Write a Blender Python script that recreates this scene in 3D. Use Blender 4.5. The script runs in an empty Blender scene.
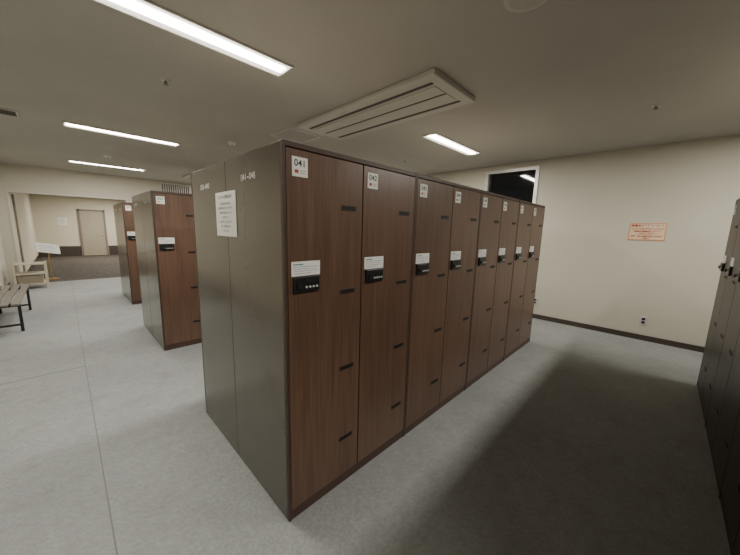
import bpy, bmesh, math, random
from mathutils import Vector, Matrix
random.seed(7)
C=bpy.context.collection
H=1.8; W=0.917; DU=0.62; ZC=2.652; XW=4.98; YF=9.2; XL=-1.6
# ---------------------------------------------------------------- materials
def newmat(name):
    m=bpy.data.materials.new(name); m.use_nodes=True
    nt=m.node_tree; b=nt.nodes["Principled BSDF"]
    return m,nt,b
def nd(nt,t,**kw):
    n=nt.nodes.new(t)
    for k,v in kw.items(): setattr(n,k,v)
    return n
def coords(nt,scale=(1,1,1)):
    tc=nd(nt,"ShaderNodeTexCoord"); mp=nd(nt,"ShaderNodeMapping")
    mp.inputs["Scale"].default_value=scale
    nt.links.new(tc.outputs["Object"],mp.inputs["Vector"]); return mp
def ramp(nt,stops):
    r=nd(nt,"ShaderNodeValToRGB"); e=r.color_ramp.elements
    e[0].position=stops[0][0]; e[0].color=(*stops[0][1],1)
    e[1].position=stops[-1][0]; e[1].color=(*stops[-1][1],1)
    for p,c in stops[1:-1]:
        x=e.new(p); x.color=(*c,1)
    return r
def plain(name,col,rough=0.6,metal=0.0,var=0.06,nscale=8,bump=0.0,bscale=200,emit=0,bdist=0.01):
    m,nt,b=newmat(name)
    mp=coords(nt); n=nd(nt,"ShaderNodeTexNoise"); n.inputs["Scale"].default_value=nscale; n.inputs["Detail"].default_value=4
    nt.links.new(mp.outputs[0],n.inputs["Vector"])
    lo=tuple(c*(1-var) for c in col); hi=tuple(min(1,c*(1+var)) for c in col)
    r=ramp(nt,[(0.3,lo),(0.7,hi)])
    nt.links.new(n.outputs["Fac"],r.inputs[0]); nt.links.new(r.outputs[0],b.inputs["Base Color"])
    b.inputs["Roughness"].default_value=rough; b.inputs["Metallic"].default_value=metal
    if bump:
        n2=nd(nt,"ShaderNodeTexNoise"); n2.inputs["Scale"].default_value=bscale; n2.inputs["Detail"].default_value=5
        nt.links.new(mp.outputs[0],n2.inputs["Vector"])
        bp=nd(nt,"ShaderNodeBump"); bp.inputs["Strength"].default_value=bump; bp.inputs["Distance"].default_value=bdist
        nt.links.new(n2.outputs["Fac"],bp.inputs["Height"]); nt.links.new(bp.outputs[0],b.inputs["Normal"])
    if emit:
        b.inputs["Emission Color"].default_value=(*col,1); b.inputs["Emission Strength"].default_value=emit
    return m
def wood(name,dark,mid,light,rough=0.38,sx=34,sz=1.3):
    m,nt,b=newmat(name)
    oi=nd(nt,"ShaderNodeObjectInfo"); tc=nd(nt,"ShaderNodeTexCoord")
    add=nd(nt,"ShaderNodeVectorMath",operation='MULTIPLY_ADD')
    comb=nd(nt,"ShaderNodeCombineXYZ")
    for i in range(3): nt.links.new(oi.outputs["Random"],comb.inputs[i])
    nt.links.new(comb.outputs[0],add.inputs[0]); add.inputs[1].default_value=(13,7,19)
    nt.links.new(tc.outputs["Object"],add.inputs[2])
    mp=nd(nt,"ShaderNodeMapping"); mp.inputs["Scale"].default_value=(sx,sx,sz)
    nt.links.new(add.outputs[0],mp.inputs["Vector"])
    n=nd(nt,"ShaderNodeTexNoise"); n.inputs["Scale"].default_value=1.6; n.inputs["Detail"].default_value=7; n.inputs["Roughness"].default_value=0.7; n.inputs["Distortion"].default_value=0.3
    nt.links.new(mp.outputs[0],n.inputs["Vector"])
    mp2=nd(nt,"ShaderNodeMapping"); mp2.inputs["Scale"].default_value=(9,9,0.5)
    nt.links.new(add.outputs[0],mp2.inputs["Vector"])
    w=nd(nt,"ShaderNodeTexWave"); w.wave_type='RINGS'; w.inputs["Scale"].default_value=2.6; w.inputs["Distortion"].default_value=4; w.inputs["Detail"].default_value=3
    nt.links.new(mp2.outputs[0],w.inputs["Vector"])
    mx=nd(nt,"ShaderNodeMath",operation='MULTIPLY_ADD'); mx.inputs[1].default_value=0.16
    nt.links.new(w.outputs["Fac"],mx.inputs[0]); 
    m2=nd(nt,"ShaderNodeMath",operation='MULTIPLY'); m2.inputs[1].default_value=0.84
    nt.links.new(n.outputs["Fac"],m2.inputs[0]); nt.links.new(m2.outputs[0],mx.inputs[2])
    r=ramp(nt,[(0.28,dark),(0.5,mid),(0.75,light)])
    nt.links.new(mx.outputs[0],r.inputs[0]); nt.links.new(r.outputs[0],b.inputs["Base Color"])
    b.inputs["Roughness"].default_value=rough
    return m
M={}
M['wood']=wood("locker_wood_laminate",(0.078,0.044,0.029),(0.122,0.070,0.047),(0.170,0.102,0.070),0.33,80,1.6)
M['wood_shaded']=wood("locker_wood_shaded",(0.030,0.024,0.020),(0.045,0.036,0.030),(0.06,0.049,0.041),0.40,70,1.6)  # locker wood for the near bank, aisle shade put into the colour
M['frame']=plain("locker_frame_brown",(0.064,0.038,0.028),0.45,0,0.1)
M['metal']=plain("locker_side_metal",(0.185,0.166,0.138),0.19,0.55,0.05,3,0.3,1.6,0,0.015)
M['black']=plain("black_plastic",(0.012,0.012,0.013),0.35)
M['slot']=plain("slot_black",(0.004,0.003,0.003),0.6)
M['white']=plain("white_plastic",(0.82,0.82,0.80),0.5,0,0.02)
M['button']=plain("lock_button_plastic",(0.55,0.55,0.53),0.5,0,0.02)
M['paper']=plain("white_paper",(0.82,0.82,0.78),0.8,0,0.02)
M['ink']=plain("printed_ink",(0.03,0.03,0.035),0.7)
M['finerink']=plain("fine_print_ink",(0.30,0.30,0.30),0.7)
M['tealink']=plain("teal_ink",(0.06,0.22,0.25),0.7)
M['redink']=plain("red_ink",(0.42,0.07,0.03),0.7)
M['peach']=plain("peach_notice_paper",(0.74,0.54,0.37),0.7,0,0.04,12)
M['cream_paper']=plain("cream_band_paper",(0.78,0.66,0.50),0.7,0,0.02)
M['orange']=plain("orange_ink",(0.62,0.23,0.08),0.7)
M['wall']=plain("cream_wallpaper",(0.545,0.515,0.43),0.85,0,0.03,1.2,0.12,120)
M['ceil']=plain("ceiling_plaster",(0.45,0.435,0.395),0.9,0,0.04,1.5,0.25,90)
M['base']=plain("dark_baseboard",(0.055,0.042,0.034),0.5)
M['trimm']=plain("fixture_trim",(0.56,0.54,0.49),0.5,0,0.02)
M['acpanel']=plain("air_panel",(0.48,0.465,0.415),0.45,0,0.02)
M['acdark']=plain("air_slot_dark",(0.07,0.066,0.058),0.7)
M['grey']=plain("grey_metal",(0.25,0.25,0.24),0.4,0.5)
M['alu']=plain("aluminium_frame",(0.62,0.61,0.58),0.4,0.3)
M['glass']=plain("night_window_glass",(0.006,0.007,0.009),0.04,0,0.0)
M['brass']=plain("brass",(0.6,0.42,0.16),0.3,0.9)
M['benchwood']=wood("bench_wood",(0.13,0.115,0.095),(0.20,0.18,0.15),(0.27,0.245,0.205),0.55,20,20)
M['darksteel']=plain("dark_steel",(0.03,0.03,0.032),0.45,0.5)
M['doorbeige']=plain("beige_door_paint",(0.36,0.315,0.235),0.6)
M['doorframe']=plain("door_frame_brown",(0.20,0.165,0.125),0.6)
M['rack']=plain("cream_rack_paint",(0.50,0.45,0.36),0.6)
M['hallwall']=plain("hall_wallpaper",(0.64,0.59,0.47),0.85,0,0.03,1.2,0.1,120)
M['hallcarpet']=plain("hall_carpet",(0.075,0.062,0.050),0.95,0,0.45,9,0.3,250)
# floor carpet
def floor_mat():
    m,nt,b=newmat("pale_grey_carpet")
    mp=coords(nt)
    n1=nd(nt,"ShaderNodeTexNoise"); n1.inputs["Scale"].default_value=1.3; n1.inputs["Detail"].default_value=6; n1.inputs["Roughness"].default_value=0.6
    n2=nd(nt,"ShaderNodeTexNoise"); n2.inputs["Scale"].default_value=55; n2.inputs["Detail"].default_value=4; n2.inputs["Roughness"].default_value=0.75
    n3=nd(nt,"ShaderNodeTexNoise"); n3.inputs["Scale"].default_value=4; n3.inputs["Detail"].default_value=8; n3.inputs["Roughness"].default_value=0.7
    n4=nd(nt,"ShaderNodeTexNoise"); n4.inputs["Scale"].default_value=14; n4.inputs["Detail"].default_value=8; n4.inputs["Roughness"].default_value=0.8
    for n in (n1,n2,n3,n4): nt.links.new(mp.outputs[0],n.inputs["Vector"])
    r1=ramp(nt,[(0.3,(0.31,0.326,0.322)),(0.7,(0.385,0.402,0.396))]); nt.links.new(n1.outputs["Fac"],r1.inputs[0])
    r2=ramp(nt,[(0.3,(0.72,0.72,0.72)),(0.7,(1.0,1.0,1.0))]); nt.links.new(n2.outputs["Fac"],r2.inputs[0])
    r3=ramp(nt,[(0.30,(0.84,0.835,0.82)),(0.46,(1,1,1))]); nt.links.new(n3.outputs["Fac"],r3.inputs[0])
    r4=ramp(nt,[(0.32,(0.84,0.84,0.83)),(0.60,(1,1,1))]); nt.links.new(n4.outputs["Fac"],r4.inputs[0])
    def mul(a,c):
        x=nd(nt,"ShaderNodeMix",data_type='RGBA',blend_type='MULTIPLY'); x.inputs[0].default_value=1
        nt.links.new(a,x.inputs[6]); nt.links.new(c,x.inputs[7]); return x.outputs[2]
    col=mul(mul(mul(r1.outputs[0],r2.outputs[0]),r3.outputs[0]),r4.outputs[0])
    sep=nd(nt,"ShaderNodeSeparateXYZ"); nt.links.new(mp.outputs[0],sep.inputs[0])
    def line(out,pos,w):
        s=nd(nt,"ShaderNodeMath",operation='SUBTRACT'); s.inputs[1].default_value=pos; nt.links.new(out,s.inputs[0])
        a=nd(nt,"ShaderNodeMath",operation='ABSOLUTE'); nt.links.new(s.outputs[0],a.inputs[0])
        l=nd(nt,"ShaderNodeMath",operation='LESS_THAN'); l.inputs[1].default_value=w; nt.links.new(a.outputs[0],l.inputs[0]); return l.outputs[0]
    def comb(op,a,c):
        x=nd(nt,"ShaderNodeMath",operation=op); nt.links.new(a,x.inputs[0]); nt.links.new(c,x.inputs[1]); return x.outputs[0]
    lx=line(sep.outputs[0],-0.62,0.003)
    left=nd(nt,"ShaderNodeMath",operation='LESS_THAN'); left.inputs[1].default_value=-0.62; nt.links.new(sep.outputs[0],left.inputs[0])
    ly=comb('MULTIPLY',line(sep.outputs[1],2.9,0.010),left.outputs[0])
    tot=comb('MULTIPLY',comb('MAXIMUM',lx,ly),r4.outputs[0])
    mx=nd(nt,"ShaderNodeMix",data_type='RGBA'); nt.links.new(tot,mx.inputs[0]); nt.links.new(col,mx.inputs[6]); mx.inputs[7].default_value=(0.17,0.17,0.165,1)
    nt.links.new(mx.outputs[2],b.inputs["Base Color"]); b.inputs["Roughness"].default_value=0.75
    bp=nd(nt,"ShaderNodeBump"); bp.inputs["Strength"].default_value=0.25; bp.inputs["Distance"].default_value=0.01
    nt.links.new(n2.outputs["Fac"],bp.inputs["Height"]); nt.links.new(bp.outputs[0],b.inputs["Normal"])
    return m
M['floor']=floor_mat()
def emis(name,col,s):
    m,nt,b=newmat(name); b.inputs["Base Color"].default_value=(*col,1); b.inputs["Emission Color"].default_value=(*col,1); b.inputs["Emission Strength"].default_value=s
    return m
M['lamp']=emis("fluorescent_tube",(1.0,0.95,0.86),18)
M['reflector']=emis("lamp_reflector",(0.9,0.87,0.78),1.8)
# ---------------------------------------------------------------- mesh helper
class MB:
    def __init__(s): s.bm=bmesh.new(); s.mats=[]
    def mi(s,k):
        if k not in s.mats: s.mats.append(k)
        return s.mats.index(k)
    def box(s,a,b,k,bev=0):
        t=bmesh.new(); bmesh.ops.create_cube(t,size=1)
        for v in t.verts: v.co=Vector([(a[i]+b[i])/2+v.co[i]*(b[i]-a[i]) for i in range(3)])
        if bev: bmesh.ops.bevel(t,geom=t.edges[:],offset=bev,segments=2,affect='EDGES',profile=0.5)
        s._add(t,k); return s
    def cyl(s,c,r,h,k,axis='Z',seg=24,r2=None):
        t=bmesh.new(); bmesh.ops.create_cone(t,cap_ends=True,segments=seg,radius1=r,radius2=r if r2 is None else r2,depth=h)
        R={'Z':Matrix(),'X':Matrix.Rotation(math.pi/2,4,'Y'),'Y':Matrix.Rotation(math.pi/2,4,'X')}[axis]
        t.transform(Matrix.Translation(c)@R); s._add(t,k); return s
    def rod(s,a,b,r,k,seg=10):
        a=Vector(a);b=Vector(b);d=b-a
        t=bmesh.new(); bmesh.ops.create_cone(t,cap_ends=True,segments=seg,radius1=r,radius2=r,depth=d.length)
        t.transform(Matrix.Translation((a+b)/2)@d.to_track_quat('Z','Y').to_matrix().to_4x4()); s._add(t,k); return s
    def text(s,body,size,k,mat,cx=True,off=0.0):
        cu=bpy.data.curves.new("t","FONT"); cu.body=body; cu.size=size; cu.resolution_u=3; cu.offset=off
        if cx: cu.align_x='CENTER'; cu.align_y='CENTER'
        o=bpy.data.objects.new("t",cu); C.objects.link(o)
        bpy.context.view_layer.update()
        me=bpy.data.meshes.new_from_object(o.evaluated_get(bpy.context.evaluated_depsgraph_get()))
        bpy.data.objects.remove(o); t=bmesh.new(); t.from_mesh(me); bpy.data.meshes.remove(me)
        t.transform(mat); s._add(t,k); return s
    def _add(s,t,k):
        i=s.mi(k)
        for f in t.faces: f.material_index=i
        me=bpy.data.meshes.new("x"); t.to_mesh(me); t.free(); s.bm.from_mesh(me); bpy.data.meshes.remove(me)
    def mesh(s,name):
        me=bpy.data.meshes.new(name); s.bm.to_mesh(me); s.bm.free()
        for k in s.mats: me.materials.append(M[k])
        return me
def link(name,data,parent=None,loc=(0,0,0),rot=(0,0,0)):
    o=bpy.data.objects.new(name,data); C.objects.link(o); o.location=loc; o.rotation_euler=rot
    if parent: o.parent=parent
    return o
def thing(o,label,cat,group=None):
    o["label"]=label; o["category"]=cat
    if group: o["group"]=group
    return o
def struct(name,boxes,k,label=None):
    b=MB()
    for a,c in boxes: b.box(a,c,k)
    o=link(name,b.mesh(name)); o["kind"]="structure"
    if label: o["label"]=label
    return o
TF=lambda x,y,z: Matrix.Translation((x,y,z))@Matrix.Rotation(math.pi/2,4,'X')
TX=lambda x,y,z: Matrix.Translation((x,y,z))@Matrix.Rotation(-math.pi/2,4,'Z')@Matrix.Rotation(math.pi/2,4,'X')
# ---------------------------------------------------------------- room
YB=-7.0; YH=16.8; XH=-1.42
struct("floor",[((XL-0.1,YB,-0.1),(XW+0.1,YF+0.05,0))],'floor',"worn pale grey carpet floor with seams")
struct("floor_hall",[((XL-0.1,YF+0.05,-0.1),(XW+0.1,YH+0.1,0))],'hallcarpet',"dark grey-brown hall carpet")
struct("ceiling",[((XL-0.1,YB,ZC),(XW+0.1,YF+0.15,ZC+0.1))],'ceil',"low beige-grey plaster ceiling")
struct("ceiling_hall",[((XL-0.1,YF+0.15,2.5),(XW+0.1,YH+0.1,2.6))],'ceil')
wy0,wy1,wz0,wz1=0.50,1.40,1.74,2.56
struct("wall_right",[((XW,YB,0),(XW+0.1,wy0,ZC)),((XW,wy1,0),(XW+0.1,YF,ZC)),((XW,wy0,0),(XW+0.1,wy1,wz0)),((XW,wy0,wz1),(XW+0.1,wy1,ZC))],'wall',"plain cream wallpapered wall")
struct("wall_left",[((XL-0.1,YB,0),(XL,YF,ZC))],'wall')
struct("wall_near",[((XL-0.1,YB-0.1,0),(XW+0.1,YB,ZC))],'wall')
ox0,ox1,oz=-1.44,0.62,2.08
struct("wall_far",[((XL-0.1,YF,0),(ox0,YF+0.15,ZC)),((ox1,YF,0),(XW+0.1,YF+0.15,ZC)),((ox0,YF,oz),(ox1,YF+0.15,ZC))],'wall',"cream wall with a wide opening to the hall")
struct("wall_hall_left",[((XH-0.2,YF+0.15,0),(XH,YH,2.5))],'hallwall')
struct("wall_hall_right",[((XW,YF+0.15,0),(XW+0.1,YH,2.5))],'hallwall')
struct("wall_hall_far",[((XL-0.1,YH,0),(XW+0.1,YH+0.1,2.5))],'hallwall')
struct("baseboard_right",[((XW-0.012,YB,0),(XW,YF,0.075))],'base')
struct("baseboard_left",[((XL,YB,0),(XL+0.012,YF,0.075))],'base')
struct("baseboard_hall",[((XH,YH-0.015,0),(-0.16,YH,0.42)),((0.74,YH-0.015,0),(XW,YH,0.42))],'base')
struct("baseboard_hall_left",[((XH,YF+0.2,0),(XH+0.012,YH-0.02,0.12))],'base')
struct("trim_1",[((ox0,YF-0.01,oz-0.03),(ox1,YF+0.16,oz)),((ox0,YF-0.01,0),(ox0+0.025,YF+0.16,oz-0.03)),((ox1-0.025,YF-0.01,0),(ox1,YF+0.16,oz-0.03))],'trimm')
struct("trim_2",[((XH,YF+0.75,0),(XH+0.03,YF+0.95,2.05))],'doorframe',"narrow dark upright strip on hall wall")
# hall door
b=MB(); a0,a1=-0.15,0.73
b.box((a0,YH-0.05,0),(a0+0.07,YH,1.98),'doorframe').box((a1-0.07,YH-0.05,0),(a1,YH,1.98),'doorframe').box((a0,YH-0.05,1.91),(a1,YH,1.98),'doorframe')
b.box((a0+0.07,YH-0.03,0.01),(a1-0.07,YH-0.004,1.91),'doorbeige',0.004).box((a1-0.16,YH-0.04,0.88),(a1-0.12,YH-0.028,1.02),'doorframe')
b.cyl((a1-0.14,YH-0.06,0.95),0.025,0.05,'alu','Y')
o=link("door_1",b.mesh("door_1")); o["kind"]="structure"
b=MB(); b.box((-0.13,-0.01,-0.16),(0.13,0,0.16),'paper',0.002)
for i in range(4): b.box((-0.09,-0.012,0.08-i*0.055),(0.09-0.03*(i%2),-0.0095,0.095-i*0.055),'finerink')
thing(link("wall_notice",b.mesh("wall_notice"),None,(-0.62,YH+0.002,1.45)),"small white notice on cream hall wall beside the door","notice")
# window
b=MB(); t=0.05; x0,x1=XW-0.02,XW+0.09
b.box((x0,wy0,wz0),(x1,wy0+t,wz1),'alu').box((x0,wy1-t,wz0),(x1,wy1,wz1),'alu').box((x0,wy0+t,wz1-t),(x1,wy1-t,wz1),'alu').box((x0,wy0+t,wz0),(x1,wy1-t,wz0+t),'alu')
b.box((XW+0.04,wy0+t,wz0+t),(XW+0.05,wy1-t,wz1-t),'glass')
o=link("window_1",b.mesh("window_1")); o["kind"]="structure"
# ---------------------------------------------------------------- lockers
def body_mesh():
    b=MB()
    b.box((0.001,0.02,0),(W-0.001,DU-0.002,H),'metal',0.003)
    b.box((0.001,0,0),(0.014,0.02,H),'frame',0.002).box((W-0.014,0,0),(W-0.001,0.02,H),'frame',0.002)
    b.box((0.014,0.002,H-0.022),(W-0.014,0.02,H),'frame',0.002).box((0.014,0.004,0),(W-0.014,0.02,0.055),'frame',0.002)
    return b.mesh("locker_body")
DW=(W-0.028-0.012)/2
def door_mesh(k='wood'):
    b=MB(); b.box((0,0,0.060),(DW,0.018,H-0.027),k,0.0015); return b.mesh("locker_door")
def slot_mesh():
    b=MB()
    b.box((-0.050,-0.0035,-0.013),(0.050,0.0,0.013),'frame',0.0015)
    b.box((-0.044,-0.0045,-0.009),(0.044,-0.002,0.010),'slot',0.001)
    return b.mesh("vent_slot")
def lock_mesh():
    b=MB(); b.box((0,-0.016,0),(0.135,0,0.072),'black',0.004)
    for i in range(4): b.cyl((0.060+i*0.019,-0.018,0.024),0.0052,0.006,'button','Y',14)
    b.cyl((0.024,-0.021,0.032),0.013,0.012,'darksteel','Y',18)
    b.box((0.055,-0.0175,0.046),(0.124,-0.0155,0.060),'darksteel')
    return b.mesh("dial_lock")
def card_mesh():
    b=MB(); b.box((0,-0.003,0),(0.152,0,0.066),'white',0.001)
    b.box((0.008,-0.0036,0.050),(0.06,-0.003,0.055),'tealink').box((0.008,-0.0036,0.041),(0.135,-0.003,0.043),'tealink')
    b.box((0.008,-0.0036,0.031),(0.125,-0.003,0.033),'finerink').box((0.008,-0.0036,0.021),(0.14,-0.003,0.023),'finerink').box((0.008,-0.0036,0.011),(0.10,-0.003,0.013),'finerink')
    return b.mesh("label_card")
BODY=body_mesh(); DOOR=door_mesh(); DOOR_SHADED=door_mesh('wood_shaded'); SLOT=slot_mesh(); LOCK=lock_mesh(); CARD=card_mesh()
def plate_mesh(num):
    b=MB(); b.box((0,-0.003,0),(0.077,0,0.080),'paper')
    b.text("%03d"%num,0.039,'ink',TF(0.0385,-0.0036,0.054),off=0.0006)
    b.box((0.012,-0.0036,0.014),(0.030,-0.003,0.028),'redink').box((0.036,-0.0036,0.024),(0.066,-0.003,0.0265),'finerink').box((0.036,-0.0036,0.014),(0.066,-0.003,0.0165),'finerink')
    return b.mesh("number_plate")
def unit(x,y,flip,n0,label,group,dm):
    e=link("locker",None); e.empty_display_size=0.2
    if flip: e.location=(x+W,y+DU,0); e.rotation_euler=(0,0,math.pi)
    else: e.location=(x,y,0)
    thing(e,label,"locker",group)
    link("body",BODY,e)
    for i in range(2):
        d=link("door",dm,e,(0.016+i*(DW+0.008),0,0))
        for z in (1.55,1.13,0.71,0.29): link("vent_slot",SLOT,d,(0.345,0,z))
        l=link("dial_lock",LOCK,d,(0.022,0,1.160)); l["label"]="black dial lock with white buttons"
        c=link("label_card",CARD,d,(0.016,0,1.234)); c["label"]="white instruction label"
        p=link("number_plate",plate_mesh(n0+i),d,(0.026,0,1.663)); p["label"]="white plate numbered %03d"%(n0+i)
    return e
rows=[(0.0,41,33,"main",0.0),(2.81,25,17,"second",0.04),(5.55,9,1,"third",0.10),(-2.79,57,49,"near",-0.02)]
for y,nf,nb,nm,dx in rows:
    for i in range(4):
        xx=i*W+dx
        lab="tall two-door locker, dark wood grain, numbered %03d and %03d"
        if nm=="near": lab="tall two-door locker, dark wood grain with shade painted in, numbered %03d and %03d"
        dm=DOOR_SHADED if nm=="near" else DOOR
        a_=nf+2*i; c_=nb+6-2*i
        ef=unit(xx,y,False,a_,lab%(a_,a_+1),nm+" bank of lockers",dm)
        eb=unit(xx,y+DU,True,c_,lab%(c_,c_+1),nm+" bank of lockers",dm)
        if i==0 and nm!="near":
            b=MB(); b.text("%03d~%03d"%(nf,nf+7),0.046,'white',TX(-0.0006,0.33,1.685))
            link("range_lettering",b.mesh("range_lettering"),ef)["label"]="small white number range %03d to %03d"%(nf,nf+7)
            b=MB()
            mt=Matrix.Translation((W+0.0006,DU-0.34,1.685))@Matrix.Rotation(math.pi/2,4,'Z')@Matrix.Rotation(math.pi/2,4,'X')
            b.text("%03d~%03d"%(nb,nb+7),0.046,'white',mt)
            link("range_lettering",b.mesh("range_lettering"),eb)["label"]="small white number range %03d to %03d"%(nb,nb+7)
# notice sheet on the end panel
b=MB(); b.box((-0.0025,-0.145,0),(0,0.145,0.245),'paper')
b.text("ロッカーご利用の方へ",0.021,'ink',TX(-0.003,0,0.217),off=0.0003)
lines=["ご利用後は必ず扉を開けて","暗証番号を初期に戻してください","貴重品は貴重品ロッカーを","ご利用ください","お忘れ物にご注意ください","紛失・盗難等の責任は","負いかねます"]
for i,t_ in enumerate(lines):
    b.text(t_,0.0145,'ink',TX(-0.003,0,0.180-i*0.025))
thing(link("notice_sheet",b.mesh("notice_sheet"),None,(0.0,0.63,1.39)),"white printed notice sheet taped to locker end panel","notice")
# ---------------------------------------------------------------- wall notice, outlets
b=MB(); b.box((-0.008,-0.19,0),(0,0.19,0.235),'peach',0.001)
b.box((-0.0086,-0.172,0.176),(-0.0075,0.172,0.222),'cream_paper')
for a,c in (((-0.009,-0.188,0.002),(-0.0078,-0.180,0.233)),((-0.009,0.180,0.002),(-0.0078,0.188,0.233)),((-0.009,-0.18,0.002),(-0.0078,0.18,0.010)),((-0.009,-0.18,0.225),(-0.0078,0.18,0.233))): b.box(a,c,'orange')
rows_t=[("貴重品の管理について",0.034,0.199,.0012),("ロッカーは必ず施錠してください",0.0225,0.155,.0006),("貴重品は貴重品ロッカーへ",0.0225,0.122,.0006),("お預けください",0.0225,0.089,.0006),("盗難・紛失の責任は負いかねます",0.0215,0.055,.0006),("支配人",0.0215,0.026,.0006)]
for t_,s_,z_,of in rows_t: b.text(t_,s_,'redink',TX(-0.0098,0,z_),off=of)
thing(link("wall_notice",b.mesh("wall_notice"),None,(XW,-0.94,1.40)),"peach notice with orange border and red lettering on cream wall","notice")
def outlet(y,z):
    e=link("wall_outlet",None,None,(XW,y,z)); thing(e,"small metal wall outlet above the baseboard","outlet","wall outlets")
    b=MB(); b.box((-0.007,-0.042,-0.066),(0,0.042,0.066),'alu',0.003); link("cover_plate",b.mesh("cover_plate"),e)
    for zz in (-0.024,0.024):
        b=MB(); b.box((-0.010,-0.018,-0.016),(-0.006,0.018,0.016),'black',0.002).box((-0.0106,-0.008,-0.006),(-0.0098,-0.005,0.006),'slot').box((-0.0106,0.005,-0.006),(-0.0098,0.008,0.006),'slot')
        link("socket",b.mesh("socket"),e,(0,0,zz))
outlet(-1.06,0.28); outlet(0.34,0.30)
# ---------------------------------------------------------------- ceiling lights
LC=(1.0,0.955,0.86)
def fixture(x0,y,z=ZC,power=64,L=1.25,label="recessed fluorescent strip light glowing warm white"):
    e=link("ceiling_light",None,None,(x0+L/2,y,z)); thing(e,label,"ceiling light","fluorescent ceiling lights")
    b=MB(); w=0.11; h=L/2
    b.box((-h,-w,-0.014),(h,-w+0.012,0),'trimm').box((-h,w-0.012,-0.014),(h,w,0),'trimm').box((-h,-w+0.012,-0.014),(-h+0.014,w-0.012,0),'trimm').box((h-0.014,-w+0.012,-0.014),(h,w-0.012,0),'trimm')
    link("housing",b.mesh("housing"),e)
    b=MB(); b.box((-h+0.014,-w+0.012,-0.004),(h-0.014,w-0.012,-0.001),'reflector'); link("reflector",b.mesh("reflector"),e)
    b=MB(); b.box((-h+0.03,-0.045,-0.013),(h-0.03,0.045,-0.005),'lamp',0.003); link("lamp_tube",b.mesh("lamp_tube"),e)
    l=bpy.data.lights.new("lamp_glow",'AREA'); l.shape='RECTANGLE'; l.size=L-0.08; l.size_y=0.09; l.energy=power; l.color=LC
    lo=link("lamp_glow",l,e,(0,0,-0.016)); return e
fixture(-0.56,1.13,power=62); fixture(2.69,1.15,power=62); fixture(-0.56,-2.1,power=44); fixture(2.69,-2.1,power=62)
fixture(-0.53,4.36,power=54); fixture(-0.45,7.58,power=58); fixture(2.69,4.36); fixture(2.69,7.58)
fixture(0.9,11.2,2.5,60); fixture(0.2,14.9,2.5,110); fixture(2.6,12.5,2.5,80)
# ---------------------------------------------------------------- ceiling air unit
def air_unit(xa,xb,ya,yb,label):
    e=link("air_conditioner",None,None,((xa+xb)/2,(ya+yb)/2,ZC)); thing(e,label,"air conditioner","ceiling air units")
    hx=(xb-xa)/2; hy=(yb-ya)/2
    b=MB(); b.box((-hx,-hy,-0.045),(hx,hy,0),'acpanel',0.008); link("panel",b.mesh("panel"),e)
    for cx,w_ in ((-0.22,0.035),(0.22,0.035)):
        b=MB(); b.box((cx-w_/2,-hy+0.09,-0.048),(cx+w_/2,hy-0.09,-0.044),'acdark'); link("outlet_slot",b.mesh("outlet_slot"),e)
    b=MB(); b.box((-0.165,-hy+0.1,-0.050),(0.165,hy-0.1,-0.044),'acpanel',0.002)
    b.box((-0.010,-hy+0.1,-0.052),(0.010,hy-0.1,-0.049),'acdark')
    link("intake_grille",b.mesh("intake_grille"),e)
    return e
air_unit(1.40,2.07,0.24,2.11,"long slatted ceiling air unit between two lights")
air_unit(1.60,2.27,6.0,7.8,"slatted ceiling air unit above far lockers")
# hatch
b=MB()
hx0,hx1,hy0,hy1=1.40,1.88,2.30,2.78
for a,c in (((hx0,hy0,-0.006),(hx1,hy0+0.015,0)),((hx0,hy1-0.015,-0.006),(hx1,hy1,0)),((hx0,hy0,-0.006),(hx0+0.015,hy1,0)),((hx1-0.015,hy0,-0.006),(hx1,hy1,0))): b.box(a,c,'alu')
b.box((hx0+0.015,hy0+0.015,-0.003),(hx1-0.015,hy1-0.015,0),'ceil')
thing(link("ceiling_hatch",b.mesh("ceiling_hatch"),None,(0,0,ZC)),"square ceiling access hatch with thin metal frame","hatch")
def sprinkler(x,y):
    b=MB(); b.cyl((0,0,-0.004),0.035,0.008,'trimm',r2=0.04).cyl((0,0,-0.02),0.012,0.03,'grey').cyl((0,0,-0.036),0.02,0.004,'grey')
    thing(link("sprinkler",b.mesh("sprinkler"),None,(x,y,ZC)),"small metal sprinkler head in plaster ceiling","sprinkler","ceiling sprinklers")
sprinkler(0.08,2.05); sprinkler(3.31,-0.92); sprinkler(3.62,2.26)
def detector(x,y):
    b=MB(); b.cyl((0,0,-0.008),0.055,0.016,'white').cyl((0,0,-0.028),0.04,0.025,'white',r2=0.05).cyl((0,0,-0.043),0.015,0.008,'grey')
    thing(link("smoke_detector",b.mesh("smoke_detector"),None,(x,y,ZC)),"round white smoke detector on plaster ceiling","smoke detector")
detector(1.20,3.54); detector(0.05,6.3)
b=MB(); b.cyl((0,0,-0.006),0.115,0.012,'trimm',seg=40).cyl((0,0,-0.014),0.09,0.006,'acpanel',seg=40)
thing(link("ceiling_speaker",b.mesh("ceiling_speaker"),None,(1.12,-0.49,ZC)),"round pale ceiling speaker","speaker")
b=MB(); b.box((-0.2,-0.13,-0.012),(0.2,0.13,0),'trimm',0.002)
for i in range(7): b.box((-0.18,-0.105+i*0.032,-0.015),(0.18,-0.088+i*0.032,-0.011),'acdark')
thing(link("ceiling_vent",b.mesh("ceiling_vent"),None,(-1.08,4.32,ZC)),"dark slatted vent grille in plaster ceiling","vent")
# wall grille on far wall
b=MB(); b.box((0,-0.02,0),(0.75,0,0.42),'alu',0.002)
for i in range(13): b.box((0.03+i*0.054,-0.024,0.03),(0.055+i*0.054,-0.018,0.39),'acdark')
thing(link("wall_vent",b.mesh("wall_vent"),None,(1.40,YF,2.18)),"metal slatted vent grille high on cream wall","vent")
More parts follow.
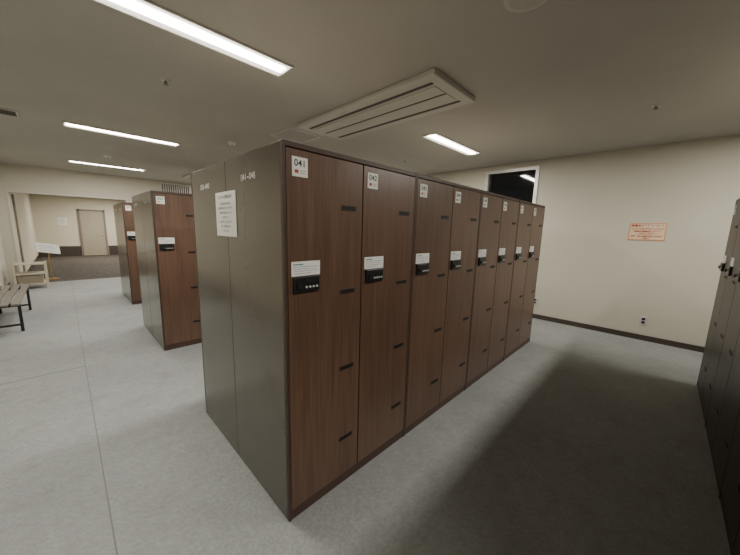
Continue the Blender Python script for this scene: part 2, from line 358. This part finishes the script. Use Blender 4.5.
# ---------------------------------------------------------------- benches
def bench(y0,y1,label):
    e=link("bench",None,None,(-1.30,(y0+y1)/2,0)); thing(e,label,"bench"); h=(y1-y0)/2
    for i in range(4):
        b=MB(); b.box((-0.19+i*0.098,-h,0.385),(-0.19+i*0.098+0.072,h,0.41),'benchwood',0.004); link("slat",b.mesh("slat"),e)
    for s in (-1,1):
        b=MB(); yy=s*(h-0.22)
        b.box((-0.17,yy-0.015,0.355),(0.17,yy+0.015,0.385),'darksteel')
        b.box((-0.17,yy-0.015,0),(-0.14,yy+0.015,0.355),'darksteel').box((0.14,yy-0.015,0),(0.17,yy+0.015,0.355),'darksteel').box((-0.14,yy-0.012,0.08),(0.14,yy+0.012,0.104),'darksteel')
        link("leg_frame",b.mesh("leg_frame"),e)
    return e
bench(4.55,6.35,"low slatted grey wooden bench with dark steel legs")
# cream low rack
e=link("low_rack",None,None,(-1.22,8.6,0)); thing(e,"low cream slatted rack standing beside the opening","rack")
for xx in (-0.24,0.21):
    for yy in (-0.24,0.21):
        b=MB(); b.box((xx,yy,0),(xx+0.03,yy+0.03,0.56),'rack',0.003); link("leg",b.mesh("leg"),e)
for zz in (0.10,0.31,0.52):
    b=MB()
    for i in range(5): b.box((-0.235,-0.235+i*0.098,zz),(0.235,-0.235+i*0.098+0.075,zz+0.02),'rack',0.003)
    link("shelf",b.mesh("shelf"),e)
b=MB(); b.box((-0.17,-0.17,0.12),(0.17,0.17,0.28),'doorbeige',0.01).box((-0.15,-0.15,0.275),(0.15,0.15,0.29),'trimm',0.004); link("basket",b.mesh("basket"),e)
# sign stand
e=link("sign_stand",None,None,(-0.95,9.75,0)); thing(e,"brass sign stand holding a tilted white board","sign stand")
b=MB(); b.rod((0,0,0.02),(0,0,0.72),0.012,'brass'); b.cyl((0,0,0.012),0.14,0.024,'brass',seg=32); link("pole",b.mesh("pole"),e)
b=MB(); b.box((-0.21,-0.010,-0.15),(0.21,0.010,0.15),'white',0.003); 
for i in range(4): b.box((-0.16,-0.012,-0.10+i*0.055),(0.14-0.05*(i%2),-0.0095,-0.092+i*0.055),'finerink')
link("sign_panel",b.mesh("sign_panel"),e,(0,0,0.78),(-0.75,0.18,0.25))
# ---------------------------------------------------------------- world + camera
w=bpy.data.worlds.new("night"); bpy.context.scene.world=w; w.use_nodes=True
w.node_tree.nodes["Background"].inputs[0].default_value=(0.01,0.012,0.02,1); w.node_tree.nodes["Background"].inputs[1].default_value=0.3
px,py,pz,yaw,pitch,roll,fp=-0.6539,-1.1543,1.4490,0.7743,0.1589,0.0266,299.4911
cy,sy=math.cos(yaw),math.sin(yaw); cp,sp=math.cos(pitch),math.sin(pitch)
f=Vector((cy*cp,sy*cp,-sp)); r=Vector((sy,-cy,0)); u=r.cross(f)
r2=math.cos(roll)*r+math.sin(roll)*u; u2=-math.sin(roll)*r+math.cos(roll)*u
mt=Matrix(((r2.x,u2.x,-f.x,px),(r2.y,u2.y,-f.y,py),(r2.z,u2.z,-f.z,pz),(0,0,0,1)))
cam=bpy.data.cameras.new("camera"); co=bpy.data.objects.new("camera",cam); C.objects.link(co); co.matrix_world=mt
cam.sensor_width=36; cam.lens=fp*36/740; cam.clip_start=0.02
bpy.context.scene.camera=co
